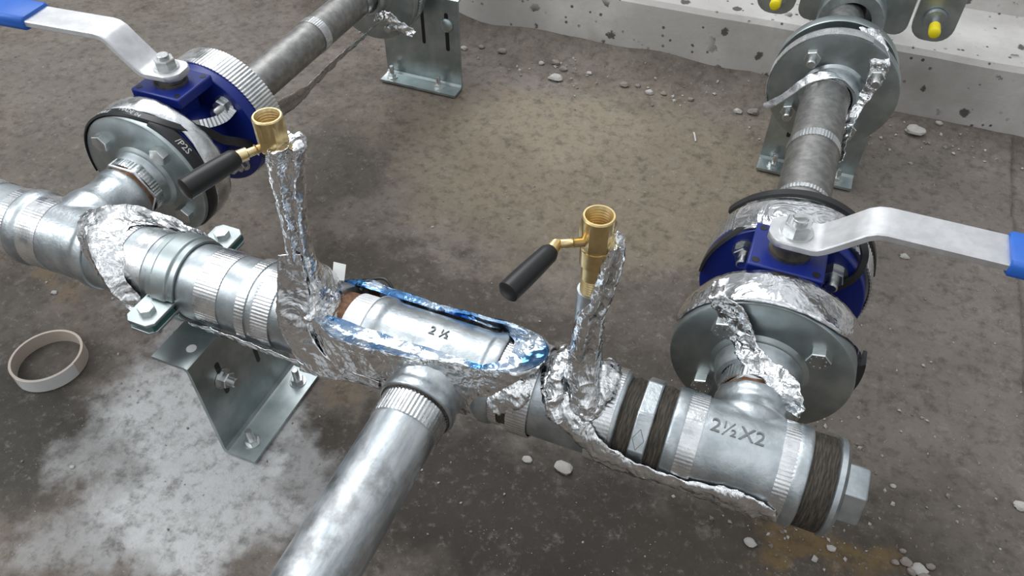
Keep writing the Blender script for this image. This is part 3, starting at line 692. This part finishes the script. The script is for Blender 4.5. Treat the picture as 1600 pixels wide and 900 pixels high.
# boat-shaped opening of foil round the middle tee
rim = [(-.171, -.023, .040), (-.149, -.034, .041), (-.125, -.043, .040), (-.098, -.044, .040), (-.053, -.038, .040), (-.019, -.032, .0415), (.017, -.029, .045), (.040, -.026, .049), (.054, -.017, .051), (.0605, -.001, .051), (.057, .013, .049), (.044, .024, .047), (.026, .029, .044), (-.006, .034, .038), (-.053, .0395, .0275), (-.088, .0435, .025), (-.116, .0435, .025), (-.138, .0455, .025), (-.157, .038, .025), (-.172, .016, .040)]
N = 170; RM = catmull(rim, N, True)
rings = [[] for _ in range(7)]
for q in RM:
    x, y, z = q
    near = max(0.0, min(1.0, (.012 - y) / .03)); endw = max(0.0, min(1.0, (x - .01) / .04)); lft = max(0.0, min(1.0, (-.095 - x) / .06))
    low = Vector((min(x, .036), -.0405 - .004 * lft, -.014 - .012 * lft)) * near + Vector((min(x, .036), .041, -.004)) * (1 - near)
    if endw > 0: low = low.lerp(Vector((x - .010, y * .8, math.sqrt(.0428 ** 2 - (y * .8) ** 2))), endw)
    midp = low.lerp(q, .55) + Vector((.002 * endw, -.004 * near + .002 * (1 - near), 0))
    inn_y = -.019 * near + .034 * (1 - near); inn = Vector((min(x, .008) , inn_y, math.sqrt(.0422 ** 2 - inn_y ** 2)))
    if endw > 0: inn = inn.lerp(Vector((.016 + (x - .016) * .25, y * .55, .0435)), endw)
    up = Vector((0, 0, .0012))
    rings[0].append(low); rings[1].append(midp); rings[2].append(q); rings[3].append(q + up + Vector((0, .0012 * near - .0012 * (1 - near), 0)) - Vector((.001 * endw, 0, 0)))
    rings[4].append(q + Vector((0, .0025 * near - .0025 * (1 - near), -.0012)) - Vector((.002 * endw, 0, 0)))
    rings[5].append(q.lerp(inn, .55) + Vector((0, 0, -.0035))); rings[6].append(inn)
root = thing('foil_wrap', (-.06, 0, -.02), 'boat-shaped silver foil with blue inner face, open over the middle tee', 'foil wrap')
mb = MB(); fine = []
for a in range(6):
    m_ = 4 if a in (0, 1, 4, 5) else 1
    for k_ in range(m_): fine.append([p.lerp(s_, k_ / m_) for p, s_ in zip(rings[a], rings[a + 1])])
fine.append(rings[6]); cut = 8 + 1 + 1
mb.loft(fine[:cut], True); mb.crumple(.0012, 70, 0, 2); mb.build('outer_skin', FOIL, root, 60)
mb = MB(); mb.loft(fine[cut - 1:], True); mb.crumple(.0011, 75, 0, 2); mb.build('blue_lining', FOILB, root, 60)['label'] = 'blue reflective inner face'

def cyl_strip(name, pts, r, label, mat=FOIL, amp=.002, seed=0, lift=.0, across=8, n=70, cat='foil strip'):
    """pts: (x, theta deg, half width, extra radius) laid on a cylinder about X"""
    mb = MB(); P = catmull([(a, R90(b) * r, w) for a, b, w in [p[:3] for p in pts]], n); E = catmull([(p[3] if len(p) > 3 else 0, 0, 0) for p in pts], n); rings = []
    for i, q in enumerate(P):
        d = P[min(i + 1, n)] - P[max(i - 1, 0)]; l = math.hypot(d.x, d.y); nx_, ny_ = -d.y / l, d.x / l; ring = []
        for k_ in range(across + 1):
            u = k_ / across * 2 - 1; x = q.x + nx_ * u * q.z; s = q.y + ny_ * u * q.z; rr = r + E[i].x + lift * (1 - u * u)
            a = s / r; ring.append(Vector((x, rr * math.cos(a), rr * math.sin(a))))
        rings.append(ring)
    mb.loft(rings, False); mb.crumple(amp, 85, 0, seed); mb.crumple(amp * .5, 210, 0, seed)
    return tag(mb.build(name, mat, None, 70, solid=.0006), label, cat)
RIB = [((XS1 + .000, -.016, .100), (.009, .004, 0)), ((XS1 + .001, -.024, .070), (.012, .005, 0)), ((XS1 + .003, -.034, .047), (.014, .006, .003)), ((-.164, -.0430, .024), (.012, .004, .008)), ((-.148, -.0468, .002), (.009, .002, .014)), ((-.122, -.0458, -.008), (.008, 0, .013))]
# sweep from the left riser foil down to the boat
cyl_strip('foil_strip', [(-.180, 100, .009, .002), (-.178, 128, .011, .002), (-.168, 155, .014, .003), (-.145, 180, .015, .003), (-.115, 192, .012, .003), (-.085, 195, .010, .002)], .0415, 'smooth silver foil sweeping from the foot of the left riser under the boat-shaped foil', FOILS, .001, 11, .001, 10)
cyl_strip('foil_strip', [(-.300, 206, .006, .002), (-.268, 200, .008, .003), (-.236, 199, .009, .004), (-.200, 202, .009, .004), (-.160, 206, .008, .004), (-.120, 203, .006, .003)], .0425, 'thin bright foil edge hanging below the header pipe beside the clamp', FOILS, .0016, 17, .0, 6)
# right riser foil falling under the header
cyl_strip('foil_strip', [(.074, 62, .012, .001), (.076, 95, .018, .002), (.082, 125, .016, .003), (.102, 150, .011, .004), (.128, 172, .010, .004), (.155, 182, .011, .003), (.178, 183, .009, .0018), (.200, 188, .012, .0008), (.225, 188, .018, .0006), (.248, 187, .017, .0006), (.268, 183, .007, .0004)], .0418, 'crumpled foil strip winding from the right riser down along the end tee', FOIL, .0022, 23, .002, 10, 110)
cyl_strip('foil_strip', [(.070, 62, .006, .006), (.072, 90, .007, .012), (.074, 115, .007, .010), (.082, 150, .007, .004)], .0415, 'creased foil fold between boat-shaped foil and right riser', FOIL, .003, 29, .004, 8, 50)
cyl_strip('foil_strip', [(.108, 60, .008, .004), (.110, 90, .013, .009), (.106, 118, .012, .005), (.100, 140, .009, .003)], .0415, 'creased foil flap at the right foot of the right riser', FOIL, .003, 31, .004, 8, 50)
cyl_strip('foil_strip', [(.050, 118, .006, .001), (.046, 128, .011, .002), (.038, 145, .012, .002), (.026, 163, .009, .001)], .0415, 'crinkled foil patch below the rounded right end of the boat-shaped foil', FOIL, .0026, 37, .001, 8, 50)

# foil collar on the left tee
rimA = [(-.338, -160), (-.350, -172), (-.364, 184), (-.389, 150), (-.410, 124), (-.424, 98), (-.424, 73), (-.408, 48), (-.385, 30), (-.358, 15), (-.336, 4)]
rimA = [(x, a if a > -90 else a + 360) for x, a in rimA]
RA = catmull([(x, R90(a), 0) for x, a in rimA], 90); rows = [[] for _ in range(13)]
for x, a, _ in RA:
    c, s = math.cos(a), math.sin(a)
    key = [(x - .018, .0445), (x - .007, .0475), (x, .0530), (x + .0015, .0538), (x + .004, .0515), (x + .022, .0440), (min(x + .036, -.333 if x > -.36 else -.37), .0405)]
    out = []
    for j in range(6): out += [(key[j][0] + (key[j + 1][0] - key[j][0]) * t_ / 2, key[j][1] + (key[j + 1][1] - key[j][1]) * t_ / 2) for t_ in range(2)]
    out.append(key[6])
    for j, (xx, rr) in enumerate(out): rows[j].append(Vector((xx, rr * c, rr * s)))
mb = MB(); mb.loft(rows, False); mb.crumple(.0016, 75, 0, 41); mb.crumple(.0011, 190, 0, 42)
tag(mb.build('foil_wrap', FOIL, None, 70), 'crumpled foil collar with raised lip round the right end of the far-left tee', 'foil wrap')

def ribbon(name, pts, label, mat=FOIL, amp=.0015, seed=0, across=8, n=70, cat='foil strip'):
    """pts: (centre xyz, half-width vector xyz)"""
    C_ = catmull([p[0] for p in pts], n); W = catmull([p[1] for p in pts], n); mb = MB()
    mb.loft([[c + w * (k_ / across * 2 - 1) for k_ in range(across + 1)] for c, w in zip(C_, W)], False)
    mb.crumple(amp, 80, 0, seed); mb.crumple(amp * .6, 220, 0, seed)
    return tag(mb.build(name, mat, None, 70, solid=.0006), label, cat)
ribbon('foil_strip', RIB, 'smooth silver foil tongue running down from the left riser onto the tee', FOILS, .0012, 44, 12)
# right flange: diagonal strip and cap over the rim
ribbon('foil_strip', [((.176, .118, .079), (.006, 0, .003)), ((.178, .097, .077), (.007, 0, .004)), ((.192, .094, .066), (.010, 0, .007)), ((.209, .089, .042), (.009, 0, .006)), ((.222, .076, .036), (.012, 0, .007)), ((.240, .064, .037), (.018, -.003, .006)), ((.252, .052, .033), (.017, -.006, .000)), ((.258, .045, .022), (.010, -.004, -.003))], 'crumpled foil strip slanting down the face of the large right flange', FOIL, .0024, 51, 10)
def rim_cap(x, pts, r, label, seed, mat=FOIL):
    """pts: (angle, y0, y1)"""
    P = catmull([(R90(a), y0, y1) for a, y0, y1 in pts], 80); mb = MB(); rings = []
    for a, y0, y1 in P:
        rings.append([Vector((x + (r + .0012 + .002 * math.sin(PI * k_ / 8)) * math.cos(a), y0 + (y1 - y0) * k_ / 8, (r + .0012 + .002 * math.sin(PI * k_ / 8)) * math.sin(a))) for k_ in range(9)])
    mb.loft(rings, False); mb.crumple(.0008, 90, 0, seed)
    return tag(mb.build('foil_wrap', mat, None, 70, solid=.0006), label, 'foil wrap')
rim_cap(XR - .005, [(165, .108, .130), (135, .104, .138), (110, .100, .140), (80, .1, .141), (55, .104, .142), (35, .115, .145), (18, .126, .150), (8, .133, .148)], .0825, 'bright foil folded over the top rim of the large right flange', 61, FOILS)
rim_cap(XL, [(150, .130, .150), (120, .129, .156), (95, .131, .157), (70, .136, .158), (45, .140, .160), (15, .134, .162), (-25, .134, .160), (-55, .134, .156)], .0800, 'foil folded over the rear edge of the left front flange', 67, TAPE)
rim_cap(XR, [(138, .212, .252), (115, .205, .252), (95, .205, .252), (75, .216, .254), (50, .225, .254)], .0815, 'foil sheet lying over the rear rim of the right valve behind its lever', 71, FOILS)
# far right foil
ribbon('foil_strip', [((.262, .640, .080), (.012, .006, -.002)), ((.282, .606, .060), (.012, 0, .003)), ((.286, .598, .040), (.010, 0, .003)), ((.281, .592, .012), (.008, 0, .002)), ((.272, .570, -.010), (.007, 0, .002)), ((.268, .525, -.012), (.005, 0, .004)), ((.267, .470, -.014), (.003, 0, .005))], 'crumpled foil strip dropping from the far right flanges along the pipe', FOIL, .0022, 81, 8)
ribbon('foil_strip', [((.213, .690, .034), (0, .012, .004)), ((.226, .690, .040), (0, .014, .002)), ((.240, .690, .041), (0, .014, 0)), ((.256, .690, .036), (0, .014, -.004)), ((.268, .684, .026), (0, .012, -.004)), ((.292, .670, .052), (.006, .01, 0))], 'foil folded over the pipe top between the far right flange and the mounting plate', FOIL, .002, 83, 8)
ribbon('foil_strip', [((.160, .592, -.034), (0, .003, .006)), ((.180, .586, -.012), (.0, .003, .006)), ((.206, .586, .022), (-.002, .004, .005)), ((.226, .588, .033), (0, .006, .003)), ((.246, .588, .033), (0, .006, -.002)), ((.266, .586, .018), (0, .006, -.004))], 'ribbed tape strip looping over the pipe in front of the far right flange', TAPE, .0008, 85, 6)
# far left film ribbon
ribbon('foil_strip', [((XL + .026, .318, -.030), (.006, .006, .015)), ((XL + .033, .380, -.036), (.006, .006, .014)), ((XL + .032, .440, -.034), (.006, .006, .012)), ((XL + .033, .500, -.032), (.006, .006, .010)), ((XL + .034, .560, -.033), (.004, .004, .006)), ((XL + .030, .612, -.034), (.005, .003, .006))], 'dull foil ribbon hanging along the underside of the left rear pipe', FILM, .0016, 91, 8)
ribbon('foil_strip', [((XL + .024, .608, -.028), (.002, .004, .008)), ((XL + .040, .612, -.024), (.003, .003, .008)), ((XL + .060, .618, -.040), (.003, .003, .007)), ((XL + .082, .626, -.054), (.003, .003, .004))], 'crumpled foil scrap across the lower face of the far left flange', FOIL, .0026, 93, 8)
mb = MB(); mb.tube(catmull([(-.165, .060, -.004), (-.152, .068, .000), (-.138, .070, .002), (-.126, .062, -.004), (-.120, .048, -.012)], 30), .0016, 8)
tag(mb.build('heating_cable', CABLE), 'thin black cable loop sticking out behind the boat-shaped foil', 'cable', 'black heating cables')

# ------------------------------------------------------------------ loose things on the floor
o = thing('tape_core', (-.570, -.047, FZ), 'pinkish cardboard tape core lying on the floor at the left', 'cardboard ring')
MB().ringbody([(.001, .0425), (.020, .0425), (.020, .0395), (.001, .0395)], frame((-.570, -.047, FZ), (-.03, .02, 1)), 72).build('ring_body', CARD, o)
fl_ = MB(); fl_.ringbody([(.001, .0428), (.020, .0428), (.0201, .0424), (.001, .0424)], frame((-.570, -.047, FZ), (-.03, .02, 1)), 20, 0, R90(-160), R90(-60)); fl_.build('paper_layer', PAPER, o)['label'] = 'pale paper layer on the near side'
def stone(x, y, s, label, group='stones on the floor', mat=STONE, flat=.6, name='stone', seed=0):
    mb = MB(); n, m_ = 12, 8; z0 = fh(x, y); rings = []
    for j in range(m_ + 1):
        p = PI * j / m_; ring = []
        for i in range(n):
            t = 2 * PI * i / n; q = Vector((math.sin(p) * math.cos(t), math.sin(p) * math.sin(t), -math.cos(p)))
            k_ = 1 + .35 * noise.noise(q * 1.3 + Vector((seed * 3.1, x * 50, y * 50))) + .18 * noise.noise(q * 3.2 + Vector((seed, 0, 0)))
            ring.append(Vector((x + q.x * s * k_, y + q.y * s * k_ * .75, z0 + s * flat * .55 + q.z * s * flat * k_ * .8)))
        rings.append(ring)
    mb.loft(rings, True, True); ob = mb.build(name, mat, None, 35)
    return tag(ob, label, 'stone', group)
ST = [(.068, .054, .0105, 'larger pale stone on the dark floor below the black nipple ring'), (.027, .050, .0055, 'small pale stone just left of the larger pale stone'), (.277, .046, .0065, 'pale stone on the floor below the end tee'),
      (.405, .564, .0065, 'grey stone chip on bare floor beneath the right lever'), (.540, .197, .0075, 'pale stone at the right picture edge, low down'), (.441, .080, .0085, 'stone at the bottom edge near the right corner'),
      (.356, .070, .0050, 'small pale stone on rusty dirt below the hex plug'), (.411, .170, .0035, 'tiny pale stone right of the hex plug'), (-.663, .051, .0045, 'small white chip under the far-left tee'), (-.441, -.15, .0030, 'tiny white chip on the dust at lower left'),
      (.403, .886, .016, 'grey rubble lump by the kerb right of the far right flanges'), (-.217, .824, .013, 'pale lump on the tan floor in front of the kerb')]
for i, (x, y, s, l) in enumerate(ST): stone(x, y, s, l, seed=i, flat=.55)
for i, (x, y, z_) in enumerate([(.428, .083, .006), (.434, .075, .005), (.446, .073, .007), (.452, .088, .0045), (.418, .079, .004), (.425, .095, .0035)]): stone(x, y, z_, 'brownish rubble piece in the small heap at the bottom edge near the right corner', 'rubble heap at the bottom edge', STONED, .7, 'rubble', 70 + i)
KS = [(-.42, .86), (-.39, .875), (-.345, .872), (-.26, .862), (-.235, .87), (-.215, .858), (-.165, .862), (-.095, .85), (-.07, .856), (-.045, .845), (-.02, .85), (.03, .848), (.115, .842), (.14, .85), (.36, .915), (.44, .92)]
for i, (x, y) in enumerate(KS): stone(x, y, .005 + .006 * random.random(), 'small rubble piece lying along the foot of the kerb', 'rubble along the kerb', STONED if i % 3 else STONE, .7, 'rubble', 40 + i)
# grit nobody could count
g = MB()
def grit(n, cx, cy, sx_, sy_, s0, s1):
    for _ in range(n):
        x, y = random.gauss(cx, sx_), random.gauss(cy, sy_); s = s0 + (s1 - s0) * random.random() ** 3
        if y > .93: continue
        z = fh(x, y); M = Matrix.Translation((x, y, z + s * .3)) @ Matrix.Rotation(random.random() * 6, 4, (random.random(), random.random(), 1))
        P = [M @ Vector((a * s * (.6 + .6 * random.random()), b * s * (.6 + .6 * random.random()), c * s * .6)) for a, b, c in ((1, 0, 0), (0, 1, 0), (-1, 0, 0), (0, -1, 0), (0, 0, 1), (0, 0, -1))]
        g.add(P, [(0, 1, 4), (1, 2, 4), (2, 3, 4), (3, 0, 4), (1, 0, 5), (2, 1, 5), (3, 2, 5), (0, 3, 5)], 0 if random.random() < .45 else 1)
grit(160, .40, .15, .09, .10, .0008, .004); grit(140, .42, .50, .12, .2, .0008, .003); grit(150, .05, .0, .2, .09, .0006, .0025); grit(120, -.4, -.05, .14, .1, .0006, .0025)
grit(160, -.1, .85, .3, .03, .001, .005); grit(100, .4, .88, .08, .03, .001, .005); grit(140, -.1, .5, .3, .2, .0006, .0025); grit(90, -.9, .45, .3, .2, .0008, .003); grit(70, .60, .5, .03, .3, .001, .006); grit(60, .33, .07, .04, .02, .001, .004); grit(60, -.47, .06, .05, .03, .001, .004)
tag(g.build('grit', [STONE, STONED], None, 10), 'fine pale and brown grit scattered over the dirty concrete floor', 'grit', None, 'stuff')
mb = MB(); mb.tube(catmull([(.058, .748, fh(.058, .748) + .004), (.061, .738, fh(.06, .738) + .007), (.066, .728, fh(.066, .728) + .002)], 16), .0013, 8)
tag(mb.build('plastic_scrap', PAPER), 'tiny curved white plastic scrap on the tan floor left of the right rear bracket', 'scrap')

# ------------------------------------------------------------------ light and camera
W = bpy.data.worlds.new('daylight'); S.world = W; W.use_nodes = True; nt = W.node_tree; bg = nt.nodes['Background']
tc = nt.nodes.new('ShaderNodeTexCoord'); sp = nt.nodes.new('ShaderNodeSeparateXYZ'); nt.links.new(tc.outputs['Generated'], sp.inputs[0])
cr = nt.nodes.new('ShaderNodeValToRGB'); nt.links.new(sp.outputs['Z'], cr.inputs[0])
e = cr.color_ramp.elements; e[0].position = 0.0; e[0].color = (.20, .20, .195, 1); e[1].position = 1.0; e[1].color = (.95, 1.0, 1.04, 1)
for p_, c_ in ((.18, (.32, .325, .33, 1)), (.42, (.46, .48, .49, 1)), (.62, (.78, .81, .84, 1))):
    q = e.new(p_); q.color = c_
nz = nt.nodes.new('ShaderNodeTexNoise'); nz.inputs['Scale'].default_value = 2.6; nz.inputs['Detail'].default_value = 2; nt.links.new(tc.outputs['Generated'], nz.inputs['Vector'])
mr = nt.nodes.new('ShaderNodeMapRange'); mr.inputs[1].default_value = .38; mr.inputs[2].default_value = .62; mr.inputs[3].default_value = .5; mr.inputs[4].default_value = 1.5; nt.links.new(nz.outputs['Fac'], mr.inputs[0])
mx = nt.nodes.new('ShaderNodeMix'); mx.data_type = 'RGBA'; mx.blend_type = 'MULTIPLY'; mx.inputs[0].default_value = 1
nt.links.new(cr.outputs[0], mx.inputs[6]); nt.links.new(mr.outputs[0], mx.inputs[7]); nt.links.new(mx.outputs[2], bg.inputs[0]); bg.inputs[1].default_value = 1.0
def area(name, loc, to, sx_, sy_, power, col=(1, 1, 1)):
    L = bpy.data.lights.new(name, 'AREA'); L.shape = 'RECTANGLE'; L.size = sx_; L.size_y = sy_; L.energy = power; L.color = col
    o = bpy.data.objects.new(name, L); COL.objects.link(o); o.location = loc
    o.rotation_euler = (Vector(to) - Vector(loc)).to_track_quat('-Z', 'Y').to_euler(); return o
area('skylight', (-1.6, 1.8, 3.2), (0, .2, 0), 2.2, 2.8, 74, (.96, .98, 1))
area('front_fill_light', (-2.4, -1.2, 2.6), (0, 0, 0), 1.6, 1.8, 45, (.95, .98, 1))  # unseen area lamp added for highlights on the metal, no actual window there
cam = bpy.data.cameras.new('camera'); co = bpy.data.objects.new('camera', cam); COL.objects.link(co)
r = Vector((.92702691, .37497236, .00410362)); d = Vector((.27155354, -.66372211, -.6969445)); f = Vector((-.25861126, .64720065, -.71711333))
co.matrix_world = Matrix(((r.x, -d.x, -f.x, .1850477), (r.y, -d.y, -f.y, -.39601735), (r.z, -d.z, -f.z, .56022395), (0, 0, 0, 1)))
cam.sensor_width = 36; cam.lens = 27.3727; cam.clip_start = .01
S.camera = co
vsx = S.view_settings; vsx.view_transform = 'Standard'; vsx.look = 'None'; vsx.gamma = 1; vsx.exposure = 0.0; vsx.use_curve_mapping = False
